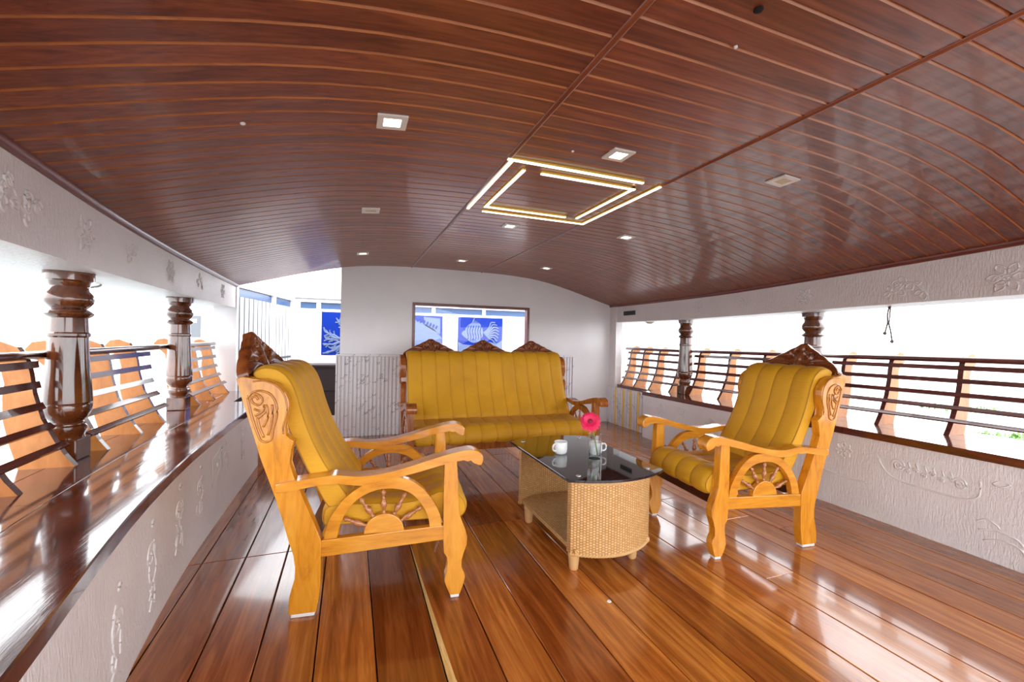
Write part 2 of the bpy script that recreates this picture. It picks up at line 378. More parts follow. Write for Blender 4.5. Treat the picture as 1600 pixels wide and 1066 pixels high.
# ceiling: backing sheet, boards in three columns, beads
xs = [-1.42 + 5.08*i/40 for i in range(41)]
V = []; F = []
for y in (YN, YB+.04):
    for z in (.034, .06): V += [(x, y, cz(x)+z) for x in xs]
n = len(xs)
for i in range(n-1):
    F += [(i, i+1, 2*n+i+1, 2*n+i), (n+i, n+i+1, 3*n+i+1, 3*n+i), (i, i+1, n+i+1, n+i), (2*n+i, 2*n+i+1, 3*n+i+1, 3*n+i)]
F += [(0, n, 3*n, 2*n), (n-1, 2*n-1, 4*n-1, 3*n-1)]
ceiling = struct(pyd('ceiling', V, F, 'hole'))
PW = .0842
def board_mesh(x0, x1, ns):
    prof = [(0, .008), (.003, .008), (.0095, 0.), (PW-.0015, 0.), (PW, .004), (PW, .03), (0, .03)]
    V = []; F = []; m = len(prof)
    for i in range(ns+1):
        x = x0+(x1-x0)*i/ns; z = cz(x)
        V += [(x, a, z+b) for a, b in prof]
    for i in range(ns):
        for k in range(m): F.append((i*m+k, i*m+(k+1) % m, (i+1)*m+(k+1) % m, (i+1)*m+k))
    F += [tuple(range(m)), tuple(ns*m+k for k in range(m))]
    me = bpy.data.meshes.new('ceiling_board'); me.from_pydata(V, [], F)
    bm = bmesh.new(); bm.from_mesh(me); bmesh.ops.recalc_face_normals(bm, faces=bm.faces); bm.to_mesh(me); bm.free()
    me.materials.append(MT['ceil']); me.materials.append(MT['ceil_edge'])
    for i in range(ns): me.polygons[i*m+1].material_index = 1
    return me
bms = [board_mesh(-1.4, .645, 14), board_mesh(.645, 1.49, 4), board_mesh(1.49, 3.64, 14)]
y = .544 - 24*PW
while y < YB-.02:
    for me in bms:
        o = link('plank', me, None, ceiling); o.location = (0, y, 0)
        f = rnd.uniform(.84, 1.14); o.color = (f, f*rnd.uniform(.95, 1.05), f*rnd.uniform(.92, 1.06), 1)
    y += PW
for bx in (.645, 1.49):
    z = cz(bx)
    loft_y('bead', [YN, YB], lambda y: [(bx+.013*math.cos(a), z+.004-.011*max(0, math.sin(a))) for a in [math.pi*k/8 for k in range(9)]], 'bead', ceiling, True)

# back wall with arched top and window opening
def arch_cols(bm, xa, xb, z0, z1, y0, y1, nseg):
    for i in range(nseg):
        a = xa+(xb-xa)*i/nseg; b = xa+(xb-xa)*(i+1)/nseg
        ta = z1 if z1 is not None else cz(a)+.012; tb = z1 if z1 is not None else cz(b)+.012
        v = [bm.verts.new(p) for p in ((a, y0, z0), (b, y0, z0), (b, y1, z0), (a, y1, z0), (a, y0, ta), (b, y0, tb), (b, y1, tb), (a, y1, ta))]
        for q in ((0, 3, 2, 1), (4, 5, 6, 7), (0, 1, 5, 4), (1, 2, 6, 5), (2, 3, 7, 6), (3, 0, 4, 7)):
            bm.faces.new([v[k] for k in q])
bm = bmesh.new()
WX0, WX1, WZ0, WZ1 = .675, 2.125, .90, 1.505
arch_cols(bm, -.112, WX0, -.02, None, YB, YB+.07, 6); arch_cols(bm, WX1, 3.40, -.02, None, YB, YB+.07, 10)
arch_cols(bm, WX0, WX1, -.02, WZ0, YB, YB+.07, 1); arch_cols(bm, WX0, WX1, WZ1, None, YB, YB+.07, 10)
arch_cols(bm, 3.40, 4.0, -.02, 1.64, YB, YB+.07, 1)
wall_back = struct(from_bm('wall_back', bm, 'white'), 'glossy white end wall with arched top behind the sofa')
# white jambs closing the side openings at their far ends
box('jamb', (3.352, 4.90, -.02), (3.45, YB, 1.64), 'plaster', wall_back)
wl2 = struct(box('wall_end', (-1.285, 5.02, -.02), (-1.085, 5.10, 1.64), 'white'), 'short white wall closing the far end of the left opening')
wl2.name = 'wall_front_left'
win = struct(empty('window_1', ((WX0+WX1)/2, YB, WZ0)), 'wide window in a thin brown frame behind the sofa')
win['kind'] = 'structure'
cxw, cyw, czw = win.location
def wbox(nm, lo, hi, mat):
    return box(nm, tuple(a-b for a, b in zip(lo, win.location)), tuple(a-b for a, b in zip(hi, win.location)), mat, win, .002, 1)
t = .03
wbox('window_frame', (WX0-.012, YB-.015, WZ1-.022), (WX1+.012, YB+.075, WZ1+.01), 'frame')
wbox('window_frame', (WX0-.012, YB-.015, WZ0-.01), (WX1+.012, YB+.075, WZ0+.022), 'frame')
wbox('window_frame', (WX0-.012, YB-.0149, WZ0+.022), (WX0+.02, YB+.0749, WZ1-.022), 'frame')
wbox('window_frame', (WX1-.02, YB-.0149, WZ0+.022), (WX1+.012, YB+.0749, WZ1-.022), 'frame')
wbox('pane', (WX0+.02, YB+.035, WZ0+.022), (WX1-.02, YB+.041, WZ1-.022), 'pane')

# marble-look fluted panelling
def fluted(parent, x0, x1, y, z0, z1, pitch, along='x', face=-1, gold=()):
    """row of vertical slats along x (facing -y) or along y (facing x = face)."""
    nn = max(1, round((x1-x0)/pitch)); p = (x1-x0)/nn
    prof = [(.0, 0), (.0, -.002), (p*.12, -.022), (p*.72, -.022), (p*.84, -.002), (p, -.002), (p, 0)]
    V = []; F = []; m = len(prof)
    for z in (z0, z1):
        for a, b in prof: V.append((a, b, z) if along == 'x' else (-b*face, a, z))
    for k in range(m): F.append((k, (k+1) % m, m+(k+1) % m, m+k))
    F += [tuple(range(m)), tuple(range(m, 2*m))]
    me = None
    for i in range(nn):
        if me is None:
            o = pyd('slat', V, F, 'marble', parent); me = o.data
        else: o = link('slat', me, None, parent)
        o.location = (x0+p*i, y, 0) if along == 'x' else (y, x0+p*i, 0)
    for gk in gold:
        a = x0+p*gk
        if along == 'x': box('gold_strip', (a-.006, y-.022, z0), (a+.006, y-.004, z1), 'gold', parent)
        else: box('gold_strip', (min(y+face*.004, y+face*.024), a-.017, z0), (max(y+face*.004, y+face*.026), a+.017, z1), 'gold', parent)
pan = struct(box('trim_5', (-.15, YB-.03, 0), (2.77, YB-.001, .885), 'marble'), 'grey veined fluted panelling along the foot of the end wall')
fluted(pan, -.135, 2.755, YB-.03, .0, .882, .042)
box('capping', (-.15, YB-.056, .885), (2.77, YB-.001, .908), 'marble', pan, .003)
box('edge_board', (-.15, YB-.056, 0), (-.135, YB-.031, .885), 'marble', pan)
box('edge_board', (2.755, YB-.056, 0), (2.77, YB-.031, .885), 'marble', pan)
pan2 = struct(box('trim_6', (3.35, YE+.002, 0), (3.45, 4.895, .49), 'marble'), 'grey fluted panelling with gold strips in the right far corner')
fluted(pan2, YE+.01, 5.045, 3.35, 0, .488, .05, 'y', -1, gold=(4.5, 7.5, 10.5, 14.))
pan3 = struct(box('trim_7', (-1.0, YE+.002, 0), (-.95, 5.02, .49), 'marble'), 'grey fluted panelling below the far left rail')
fluted(pan3, YE+.01, 5.01, -.95, 0, .488, .05, 'y', 1)

# ------------------------------------------------------------------ ledges (bench seats) along both sides
def ledge(side):
    s = -1 if side == 'left' else 1
    wf = xl if s < 0 else xr; ff = fl if s < 0 else fr; zt = ZL if s < 0 else ZR
    root = empty('bench_seat', ((wf(2.)+ff(2.))/2, 2., zt(2.)))
    tag(root, 'long dark glossy bench seat on the %s low wall, %s' % (side, 'nearest the camera' if s < 0 else 'behind the facing armchair'), 'bench')
    ox, oy, oz = root.location
    cuts = [-1.5, .35, 1.845, YE] if s < 0 else [-1.5, .3, 1.93, YE]
    for a, b in zip(cuts, cuts[1:]):
        for k in range(3):
            ys = [a+.001+(b-a-.002)*i/8 for i in range(9)]
            def sect(y, k=k):
                x0 = wf(y)-s*.016; x1 = ff(y)+s*.30
                e = [0, .40, .70, 1.][k]; g = [0, .40, .70, 1.][k+1]
                u0 = x0+(x1-x0)*e + (s*.0012 if k else 0); u1 = x0+(x1-x0)*g - (s*.0012 if k < 2 else 0)
                z0 = zt(y); z1 = z0+.045; c = .004 if k == 0 else .0006
                return [(u0-ox, z0-oz), (u0-ox, z1-c-oz), (u0+s*c-ox, z1-oz), (u1-s*.001-ox, z1-oz), (u1-ox, z1-.001-oz), (u1-ox, z0-oz)]
            o = loft_y('plank', [y-oy for y in ys], lambda y: sect(y+oy), 'ledge', root)
            f = rnd.uniform(.75, 1.25); o.color = (f, f, f, 1)
    # narrow continuation over the panelling at the far end
    for k in range(2):
        x0 = [-.93, -1.12][k] if s < 0 else [3.385, 3.56][k]; x1 = [-1.118, -1.40][k] if s < 0 else [3.558, 3.78][k]
        o = box('plank', (min(x0, x1)-ox, YE+.002-oy, .49-oz), (max(x0, x1)-ox, (5.015 if s < 0 else 4.895)-oy, .53-oz), 'ledge', root, .003, 1)
        o.color = (1, 1, 1, 1)
    return root
ledge('left'); ledge('right')

# ------------------------------------------------------------------ slatted seat-backs on S-shaped boards
SUP = [(0, 0), (.035, .05), (.065, .105), (.11, .205), (.135, .31), (.145, .39), (.158, .45), (.185, .497), (.235, .520), (.278, .512), (.302, .48),
       (.29, .445), (.262, .432), (.232, .40), (.222, .35), (.228, .29), (.225, .2), (.205, .1), (.178, 0)]
def s_board(parent, s, x, y, z, th=.028):
    pts = [(x+s*u, z+v) for u, v in SUP]; n = len(pts)
    V = [(a, y-th/2, b) for a, b in pts]+[(a, y+th/2, b) for a, b in pts]
    F = [tuple(range(n)), tuple(range(n, 2*n))]+[(k, (k+1) % n, n+(k+1) % n, n+k) for k in range(n)]
    me = bpy.data.meshes.new('support'); me.from_pydata(V, [], F)
    bm = bmesh.new(); bm.from_mesh(me); bmesh.ops.recalc_face_normals(bm, faces=bm.faces); bm.to_mesh(me); bm.free()
    me.materials.append(MT['rail']); me.materials.append(MT['brk'])
    for i in (0, 1): me.polygons[i].material_index = 1
    return link('support', me, None, parent)
SL = [(.052, .085, .60), (.098, .165, .75), (.128, .25, 1.1), (.142, .34, 1.35), (.149, .425, 1.45)]   # u, z, slope angle of the inner edge
def seat_back(side, sup, y0, y1, label, r0=None, r1=None):
    s = -1 if side == 'left' else 1; ff = fl if s < 0 else fr
    zt = (lambda y: (.545 if y < YE else .53)) if s < 0 else (lambda y: (ZR(y)+.045 if y < YE else .53))
    zl = (lambda y: .545) if s < 0 else (lambda y: ZR(y)+.045)
    root = empty('slatted_backrest', (ff((y0+y1)/2), (y0+y1)/2, zt((y0+y1)/2)))
    tag(root, label, 'backrest', 'slatted bench backs')
    L = root.location
    for y in sup: s_board(root, s, ff(y)-L.x, y-L.y, zt(y)-L.z)
    ys = [y0+(y1-y0)*i/6-L.y for i in range(7)]
    for u, dz, an in SL:
        dx, dzz = math.cos(an), math.sin(an)      # along the edge, upwards
        nx, nz = -math.sin(an), math.cos(an)
        def sect(y):
            x = ff(y+L.y)-L.x; z = zl(y+L.y)-L.z+dz
            q = []
            for a, b in ((-.0145, .001), (.0145, .001), (.0145, .012), (-.0145, .012)):
                q.append((x+s*(u+a*dx+b*nx), z+a*dzz+b*nz))
            return q
        loft_y('slat', ys, sect, 'rail', root)
    yr = [(y0 if r0 is None else r0)+((y1 if r1 is None else r1)-(y0 if r0 is None else r0))*i/6-L.y for i in range(7)]
    def rs(y):
        x = ff(y+L.y)-L.x+s*.162; z = zl(y+L.y)-L.z+(.462 if s < 0 else .478)
        return [(x+s*.019*math.cos(t), z+.019*math.sin(t)) for t in [2*math.pi*k/10 for k in range(10)]]
    loft_y('top_rail', yr, rs, 'rail', root, True)
seat_back('left', (1.25, 1.61, 1.97, 2.325), 1.1, 2.35, 'slatted bench back on orange S-shaped boards at the left picture edge', None, 2.45)
seat_back('left', (2.60, 2.96, 3.285), 2.53, 3.44, 'slatted bench back between the two left pillars', 2.45, 3.82)
seat_back('left', (3.98, 4.38, 4.84), 3.90, 4.90, 'slatted bench back beyond the far left pillar', 3.82, 4.95)
seat_back('right', (.8, 1.17, 1.55, 1.93, 2.24), .6, 2.32, 'slatted bench back at the right picture edge, beside the facing armchair', None, 2.42)
seat_back('right', (2.60, 2.93, 3.31, 3.68), 2.52, 3.74, 'slatted bench back between the two right pillars', 2.42, 3.80)
seat_back('right', (3.96, 4.30, 4.58, 4.84), 3.88, 4.88, 'slatted bench back beyond the far right pillar, above the gold strips', 3.80, 4.95)

# ------------------------------------------------------------------ turned pillars
PP = [(50, 132), (95, 131), (103, 112), (120, 106), (127, 100), (148, 103), (165, 122), (188, 132), (212, 128), (234, 106), (245, 92), (258, 116), (272, 132), (284, 120), (293, 100),
      (368, 104), (376, 114), (388, 114), (396, 104), (470, 107), (550, 112), (640, 121), (700, 126), (740, 129), (744, 125), (750, 129), (790, 126), (815, 112), (832, 92), (842, 86), (850, 94), (858, 94), (866, 104), (884, 106), (900, 98), (910, 92), (930, 92)]
def pillar(x, y, z0, z1, label, k=.00063):
    root = empty('pillar', (x, y, z0)); tag(root, label, 'pillar', 'turned wooden pillars')
    H = z1-z0; b = .095
    prof = [(w*k, H-(H-b)*(py-50)/880) for py, w in PP][::-1]
    sh = lathe('shaft', prof, 'pillar', root, 40); sh.data.set_sharp_from_angle(angle=rad(38))
    box('base_block', (-.058, -.058, 0), (.058, .058, b), 'pillar', root, .006)
    return root
pillar(-1.165, 2.45, .545, 1.371, 'stout dark turned pillar nearest the camera on the left bench')
pillar(-1.18, 3.80, .545, 1.371, 'dark turned pillar farther along the left bench, beside the end opening')
pillar(3.545, 2.40, ZR(2.4)+.045, 1.385, 'dark turned pillar behind the carved crest of the facing armchair')
pillar(3.50, 3.77, ZR(3.77)+.045, 1.366, 'dark turned pillar at the far right, left of the facing armchair')

# ------------------------------------------------------------------ plaster relief figures
def spiral(c, r0, turns, n=22, ph=0., sq=1.):
    return [(c[0]+r0*(1-k/n*.85)*math.cos(ph+turns*2*math.pi*k/n), c[1]+sq*r0*(1-k/n*.85)*math.sin(ph+turns*2*math.pi*k/n)) for k in range(n+1)]
def leafs(c, r, an, wd=.32):
    ca, sa = math.cos(an), math.sin(an); out = []
    for t in [k/10 for k in range(11)]: out.append((t*r, wd*r*math.sin(math.pi*t)))
    for t in [k/10 for k in range(10, -1, -1)]: out.append((t*r, -wd*r*math.sin(math.pi*t)))
    return [(c[0]+a*ca-b*sa, c[1]+a*sa+b*ca) for a, b in out]
def flower(c, r, n=8): return [leafs((c[0]+.25*r*math.cos(2*math.pi*k/n), c[1]+.25*r*math.sin(2*math.pi*k/n)), .75*r, 2*math.pi*k/n) for k in range(n)]+[spiral(c, .2*r, 1, 10)]
def sprig(c, r, seed):
    R = random.Random(seed); st = []
    pts = [(c[0]+r*(-.9+.45*k), c[1]+r*.35*math.sin(1.7*k+seed)) for k in range(5)]
    st.append([tuple(p) for p in spline(pts, 5)])
    for k, p in enumerate(pts):
        st.append(leafs(p, r*R.uniform(.4, .62), R.uniform(0, 6.28), .35)); st.append(leafs(p, r*R.uniform(.35, .55), R.uniform(0, 6.28), .3))
    st.append(spiral((c[0]+.5*r, c[1]+.25*r), .3*r, 1.6)); return st
def dancer(c, r, seed):
    R = random.Random(seed); st = [spiral((c[0], c[1]+.8*r), .13*r, 1., 10)]
    for k in range(7):
        x = c[0]+R.uniform(-.35, .35)*r; z = c[1]+R.uniform(-.7, .6)*r
        st.append([tuple(p) for p in spline([(x, z), (x+R.uniform(-.2, .2)*r, z-.25*r), (x+R.uniform(-.25, .25)*r, z-.5*r)], 5)])
    st.append(spiral((c[0]-.1*r, c[1]+.1*r), .35*r, 1.3)); return st
def relief(parent, f, s, strokes, rr=.0046):
    bm = bmesh.new()
    for st in strokes: tube_bm(bm, [(f(y)+s*.0005, y, z) for y, z in st], rr, 6)
    from_bm('relief', bm, 'relief', parent, True)
# right low wall
relief(wall_right, xr, -1, flower((1.93, .40), .055))
boat = [[(1.72, .40), (1.70, .36), (1.66, .315), (1.58, .29), (1.40, .285), (1.30, .29), (1.245, .32), (1.235, .38), (1.24, .41)], spiral((1.61, .385), .04, 2.), spiral((1.32, .365), .035, 2.)]
for k in range(6): boat.append(spiral((1.56-.04*k, .36+.02*(k % 2)), .016, 1.2, 10)); boat.append([(1.56-.04*k, .42), (1.55-.04*k, .385)])
relief(wall_right, xr, -1, [[tuple(p) for p in spline(b, 3)] if len(b) == 9 else b for b in boat])
relief(wall_right, xr, -1, [leafs((1.19, .41), .07, 2.9, .2), [tuple(p) for p in spline([(1.25, .19), (1.21, .215), (1.17, .2), (1.16, .185)], 5)], [tuple(p) for p in spline([(1.24, .15), (1.17, .17), (1.10, .16), (1.07, .13), (1.09, .12)], 5)], [tuple(p) for p in spline([(1.22, .10), (1.15, .13), (1.09, .12), (1.06, .09)], 5)]])
relief(wall_right, xr, -1, [[tuple(p) for p in spline([(2.12, .24), (1.98, .22), (1.86, .215), (1.78, .225)], 5)]])
for k, (yy, zz) in enumerate(((2.75, .38), (3.1, .34), (3.5, .40), (3.8, .37))): relief(wall_right, xr, -1, flower((yy, zz), .07) if k % 2 else sprig((yy, zz), .08, k))
# left low wall
for k, (yy, zz, r) in enumerate(((1.95, .27, .16), (2.3, .30, .15), (2.62, .30, .14), (3.1, .33, .12), (3.55, .33, .11), (1.62, .22, .15))): relief(wall_left, xl, 1, dancer((yy, zz), r, k+3))
relief(wall_left, xl, 1, [[(2.84, .40), (2.84, .24), (3.02, .33), (3.02, .44), (2.84, .40)]]+[spiral((2.89+.04*k, .31+.03*k), .014, 1.2, 8) for k in range(4)])
# beams
for k, (yy, r) in enumerate(((1.72, .085), (2.15, .075), (2.62, .07), (3.2, .07), (3.8, .065), (4.5, .065))): relief(trim1, bl, 1, sprig((yy, 1.50), r, k) if k % 2 == 0 else flower((yy, 1.49), r, 6)+[spiral((yy+.02, 1.47), .04, 2)])
for k, (yy, r) in enumerate(((1.6, .10), (2.28, .07), (2.85, .075), (3.45, .065), (4.1, .06), (1.15, .08))): relief(trim2, br, -1, sprig((yy, 1.485), r, k+5) if k % 2 == 0 else flower((yy, 1.485), r, 6)+[spiral((yy+.02, 1.47), .035, 2)])

# ------------------------------------------------------------------ ceiling lights
def slope(x): return math.atan((cz(x+.02)-cz(x-.02))/.04)
LG = [(.125, 1.60, 1), (1.07, 1.575, 1), (1.93, 1.47, 0), (.10, 2.77, 0), (1.05, 2.87, 1), (1.94, 2.73, 1), (.09, 4.25, 1), (1.075, 4.38, 1), (2.0, 4.27, 1)]
LN = ['lit square downlight left of the LED square, nearest the camera', 'lit square downlight just in front of the LED square', 'unlit square downlight over the facing armchair', 'unlit square downlight left of the LED square, middle row',
      'lit square downlight just behind the LED square', 'lit square downlight right of the far end of the LED square', 'lit square downlight at the top left of the end wall', 'lit square downlight above the middle of the end wall', 'lit square downlight at the right, close to the end wall']
for (x, y, on), lb in zip(LG, LN):
    e = empty('downlight', (x, y, cz(x))); e.rotation_euler = (0, -slope(x), 0); tag(e, lb, 'light', 'square ceiling downlights')
    bm = bmesh.new(); a, c = .052, .03
    for lo, hi in (((-a, -a, -.007), (a, -c, .003)), ((-a, c, -.007), (a, a, .003)), ((-a, -c, -.007), (-c, c, .003)), ((c, -c, -.007), (a, c, .003))): bm_box(bm, lo, hi)
    from_bm('lamp_frame', bm, 'lampframe', e)
    box('diffuser', (-c, -c, -.004), (c, c, .003), 'lampon' if on else 'lampoff', e)
e = empty('led_square_light', (1.065, 2.18, 1.92)); tag(e, 'two nested open squares of gold-edged LED strip on the ceiling', 'light')
SEG = [((.645, 1.785), (1.355, 1.785)), ((.66, 1.79), (.66, 2.56)), ((1.475, 1.80), (1.475, 2.575)), ((.765, 2.58), (1.475, 2.58)),
       ((.75, 1.88), (.75, 2.485)), ((.75, 2.485), (1.285, 2.485)), ((.85, 1.88), (1.375, 1.88)), ((1.37, 1.88), (1.37, 2.47))]
for (x0, y0), (x1, y1) in SEG:
    hw = .009
    lo = (min(x0, x1)-hw, min(y0, y1)-hw, 1.9165); hi = (max(x0, x1)+hw, max(y0, y1)+hw, 1.928)
    st = box('led_channel', tuple(a-b for a, b in zip(lo, e.location)), tuple(a-b for a, b in zip(hi, e.location)), 'gold', e)
    lo2 = (lo[0]+.0012, lo[1]+.0012, 1.9115); hi2 = (hi[0]-.0012, hi[1]-.0012, 1.920)
    box('diffuser', tuple(a-b for a, b in zip(lo2, e.location)), tuple(a-b for a, b in zip(hi2, e.location)), 'led', st)
# small fittings on the ceiling
def disc(name, x, y, r, mat, label, cat, h=.006):
    o = lathe(name, [(r*.6, -h), (r, -h*.6), (r, .004)], mat, None, 16, None, True); o.location = (x, y, cz(x)); o.rotation_euler = (0, -slope(x), 0); return tag(o, label, cat)
disc('ceiling_socket', .905, .762, .011, 'hole', 'black empty wire hole near the top edge of the ceiling', 'socket')
disc('ceiling_stud', .964, .879, .005, 'lampframe', 'tiny white stud beside the black ceiling hole', 'stud')
disc('ceiling_stud', -.345, 1.632, .008, 'lampframe', 'tiny white stud on the left part of the ceiling', 'stud')
disc('ceiling_stud', .872, 1.622, .006, 'lampframe', 'tiny white stud between the LED square and a downlight', 'stud')
o = box('wall_display', (3.345, 4.50, 1.45), (3.372, 4.73, 1.505), 'black', None, .004); tag(o, 'small black clock display on the white beam in the right far corner', 'display')
e = empty('dome_lamp', (3.55, 4.45, 1.372)); tag(e, 'round dome lamp under the right beam near the corner', 'lamp')
lathe('dome', [(.055, 0), (.052, -.012), (.038, -.028), (.015, -.036), (.002, -.037)], 'lampoff', e, 20); lathe('rim', [(.06, .0), (.064, -.004), (.06, -.01), (.05, -.01)], 'rope', e, 20)
e = empty('hanging_rope', (3.38, 1.78, 1.39)); tag(e, 'grey knotted rope ends hanging from the right beam', 'rope')
tube('strand', [(0, 0, 0), (.003, .004, -.07), (-.002, .006, -.12), (.0, -.004, -.165), (.0, -.014, -.235)], .0045, 'rope', e)
tube('strand', [(.008, .012, 0), (0, .016, -.06), (.006, .016, -.11), (.004, .030, -.18)], .0045, 'rope', e)
lathe('knot', [(.002, -.012), (.010, -.006), (.011, .004), (.003, .012)], 'rope', e, 8, Matrix.Translation((0, -.014, -.238))); lathe('knot', [(.002, -.012), (.010, -.006), (.011, .004), (.003, .012)], 'rope', e, 8, Matrix.Translation((.004, .030, -.183)))
o = tube('cable', spline([(-1.30, 2.62, 1.378), (-1.31, 2.72, 1.345), (-1.31, 2.86, 1.335), (-1.30, 3.0, 1.36), (-1.32, 3.05, 1.379)], 6), .005, 'cable'); tag(o, 'pale cable looping below the left beam between the pillars', 'cable')

# ------------------------------------------------------------------ armchairs and sofa
RP = [(-.248, .945), (-.230, .882), (-.212, .819), (-.185, .727), (-.158, .634), (-.129, .55), (-.101, .467), (-.078, .39), (-.057, .312), (-.038, .25), (-.028, .202), (-.029, .156), (-.042, .12), (-.051, .08), (-.053, .015),
      (.048, .015), (.056, .06), (.062, .117), (.063, .2), (.061, .303), (.02, .406), (-.021, .509), (-.042, .561), (-.060, .613), (-.052, .668), (-.043, .698), (-.056, .708), (-.074, .722), (-.079, .757), (-.068, .80), (-.062, .838),
      (-.066, .865), (-.077, .89), (-.106, .924), (-.15, .943), (-.185, .940), (-.203, .949), (-.226, .953)]
FP = [(.544, .587), (.597, .592), (.602, .52), (.605, .44), (.607, .368), (.622, .332), (.639, .292), (.648, .258), (.646, .224), (.633, .19), (.622, .16), (.622, .128), (.637, .106), (.642, .087), (.633, .052), (.621, .015),
      (.578, .015), (.566, .045), (.554, .075), (.556, .10), (.565, .124), (.569, .15), (.567, .178), (.549, .199), (.546, .26), (.545, .331), (.544, .45)]
AT = [(-.102, .540), (-.03, .549), (.04, .557), (.103, .564), (.14, .561), (.207, .553), (.297, .560), (.39, .580), (.492, .609), (.58, .631), (.646, .641), (.681, .635), (.703, .615), (.708, .592), (.697, .571)]
AB = [(.687, .572), (.665, .592), (.622, .598), (.532, .582), (.437, .558), (.328, .535), (.237, .516), (.163, .522), (.097, .533), (.003, .519), (-.102, .505)]
AO = [(.070, .298), (.082, .35), (.099, .393), (.149, .46), (.223, .511), (.298, .529), (.375, .528), (.438, .494), (.487, .441), (.529, .365), (.538, .31)]
AI = [(.487, .31), (.483, .345), (.464, .393), (.423, .449), (.368, .480), (.291, .488), (.223, .468), (.172, .428), (.136, .367), (.120, .3)]
SPN = [(.0035, 0), (.004, .006), (.0075, .010), (.0045, .014), (.0055, .02), (.0095, .034), (.010, .045), (.0065, .054), (.0045, .058), (.0078, .063), (.0045, .068), (.005, .078), (.0085, .086), (.005, .092), (.004, .10)]
def carve_pt(x, y): return (-.248+.000485*(x-40), .945-.00054*(y-375))
CARV = [[(125, 510), (150, 620), (190, 740), (230, 820), (295, 815), (310, 740), (335, 640), (330, 560), (290, 490), (220, 462), (160, 472), (135, 500)],
        [(165, 478), (210, 495), (232, 530), (205, 562), (165, 548), (152, 515), (180, 500), (200, 525)], [(240, 560), (235, 605), (180, 640)], [(170, 590), (215, 605), (246, 580)],
        [(195, 650), (212, 720), (245, 795)], [(262, 570), (270, 650), (240, 720)], [(300, 560), (303, 660), (275, 780)], [(255, 560), (262, 600), (200, 660)]]
RIM = [(385, 775), (383, 720), (405, 640), (408, 570), (385, 490), (330, 425), (240, 390), (160, 395)]  # extra stroke for the shading around the outer lobe
def side_frame(root, y, out, wd, wdh, carve=True):
    """one arm side; out = +1/-1 is the outer direction along local y."""
    h = .0225
    rl = prism('rear_leg', RP, y-h, y+h, wd, root)
    if carve:
        bm = bmesh.new(); yy = y+out*(h+.0005)
        for st in CARV:
            q = [carve_pt(*p) for p in st]; closed = len(st) == 12
            tube_bm(bm, [(a, yy, b) for a, b in spline(q, 4, closed)], .0048, 6)
        tube_bm(bm, [(a, yy, b) for a, b in spline([carve_pt(*p) for p in RIM], 4)], .004, 6)
        from_bm('scroll_carving', bm, 'carve_shade' if wd == 'teak' else wd, rl, True)
    f = prism('front_leg', FP, y-h, y+h, wd, root)
    box('foot_cap', (-.045, y-h+.002, 0), (.042, y+h-.002, .016), 'cap', rl, .003, 1); box('foot_cap', (.581, y-h+.004, 0), (.618, y+h-.004, .016), 'cap', f, .003, 1)
    top = spline(AT, 3)+spline(AB, 3)
    y0, y1 = (y-.030, y+.045) if out > 0 else (y-.045, y+.030)
    prism('armrest', [tuple(p) for p in top], y0, y1, wdh, root, .006)
    prism('side_rail', [(.055, .296), (.055, .229), (.55, .253), (.55, .315)], y-.017, y+.017, wdh, root)
    arch = [tuple(p) for p in spline(AO, 3)]+[tuple(p) for p in spline(AI, 3)]
    prism('arch', arch, y-.016, y+.016, wdh, root)
    hub = [(.302+.080*math.cos(a), .305+.078*math.sin(a)) for a in [math.pi*k/16 for k in range(17)]]
    prism('hub', hub, y-.014, y+.014, wdh, root)
    for an in (157, 124, 92, 61, 31):
        a = rad(an); mt = Matrix.Translation((.302+.070*math.cos(a), y, .305+.070*math.sin(a))) @ Matrix.Rotation(math.pi/2-a, 4, 'Y')
        lathe('spindle', [(r*1.35, z*1.08) for r, z in SPN], 'spindle', root, 10, mt)
def cushion(name, prof, half, nch, parent, depth=.010, soft=.016):
    """channel-stitched pad: closed x-z outline swept over local y with sunk seams."""
    P = [Vector((p[0], p[1])) for p in spline(prof, 5, True)]; n = len(P)
    area = sum(P[i].x*P[(i+1) % n].y-P[(i+1) % n].x*P[i].y for i in range(n))
    sg = 1 if area > 0 else -1; N = []
    for i in range(n):
        t = (P[(i+1) % n]-P[i-1]).normalized(); N.append(Vector((t.y, -t.x))*sg)
    rows = []; cw = 2*half/nch
    for c in range(nch):
        for k, q in enumerate((0, .035, .12, .3, .5, .7, .88, .965)):
            g = depth*(abs(2*q-1))**5
            if c == 0 and q < .3: g = max(g, soft*(1-q/.3)**2)
            if c == nch-1 and q > .7: g = max(g, soft*((q-.7)/.3)**2)
            rows.append((-half+cw*(c+q), g))
    rows.append((half, soft))
    V = []; F = []
    for y, g in rows: V += [(P[i].x-N[i].x*g, y, P[i].y-N[i].y*g) for i in range(n)]
    for r in range(len(rows)-1):
        for k in range(n): F.append((r*n+k, r*n+(k+1) % n, (r+1)*n+(k+1) % n, (r+1)*n+k))
    F += [tuple(range(n)), tuple((len(rows)-1)*n+k for k in range(n))]
    o = pyd(name, V, F, 'fabric', parent)
    for p in o.data.polygons: p.use_smooth = len(p.vertices) == 4
    bm = bmesh.new()
    for c in range(nch+1):
        y = -half+cw*c; e = c in (0, nch); g = soft-.003 if e else depth+.0002
        if e: y *= (1-.004/half)
        pts = [(P[i].x-N[i].x*g, y, P[i].y-N[i].y*g) for i in range(n)]; pts.append(pts[0])
        tube_bm(bm, pts, .0032 if e else .0022, 5)
    from_bm('piping', bm, 'piping', o, True)
    return o
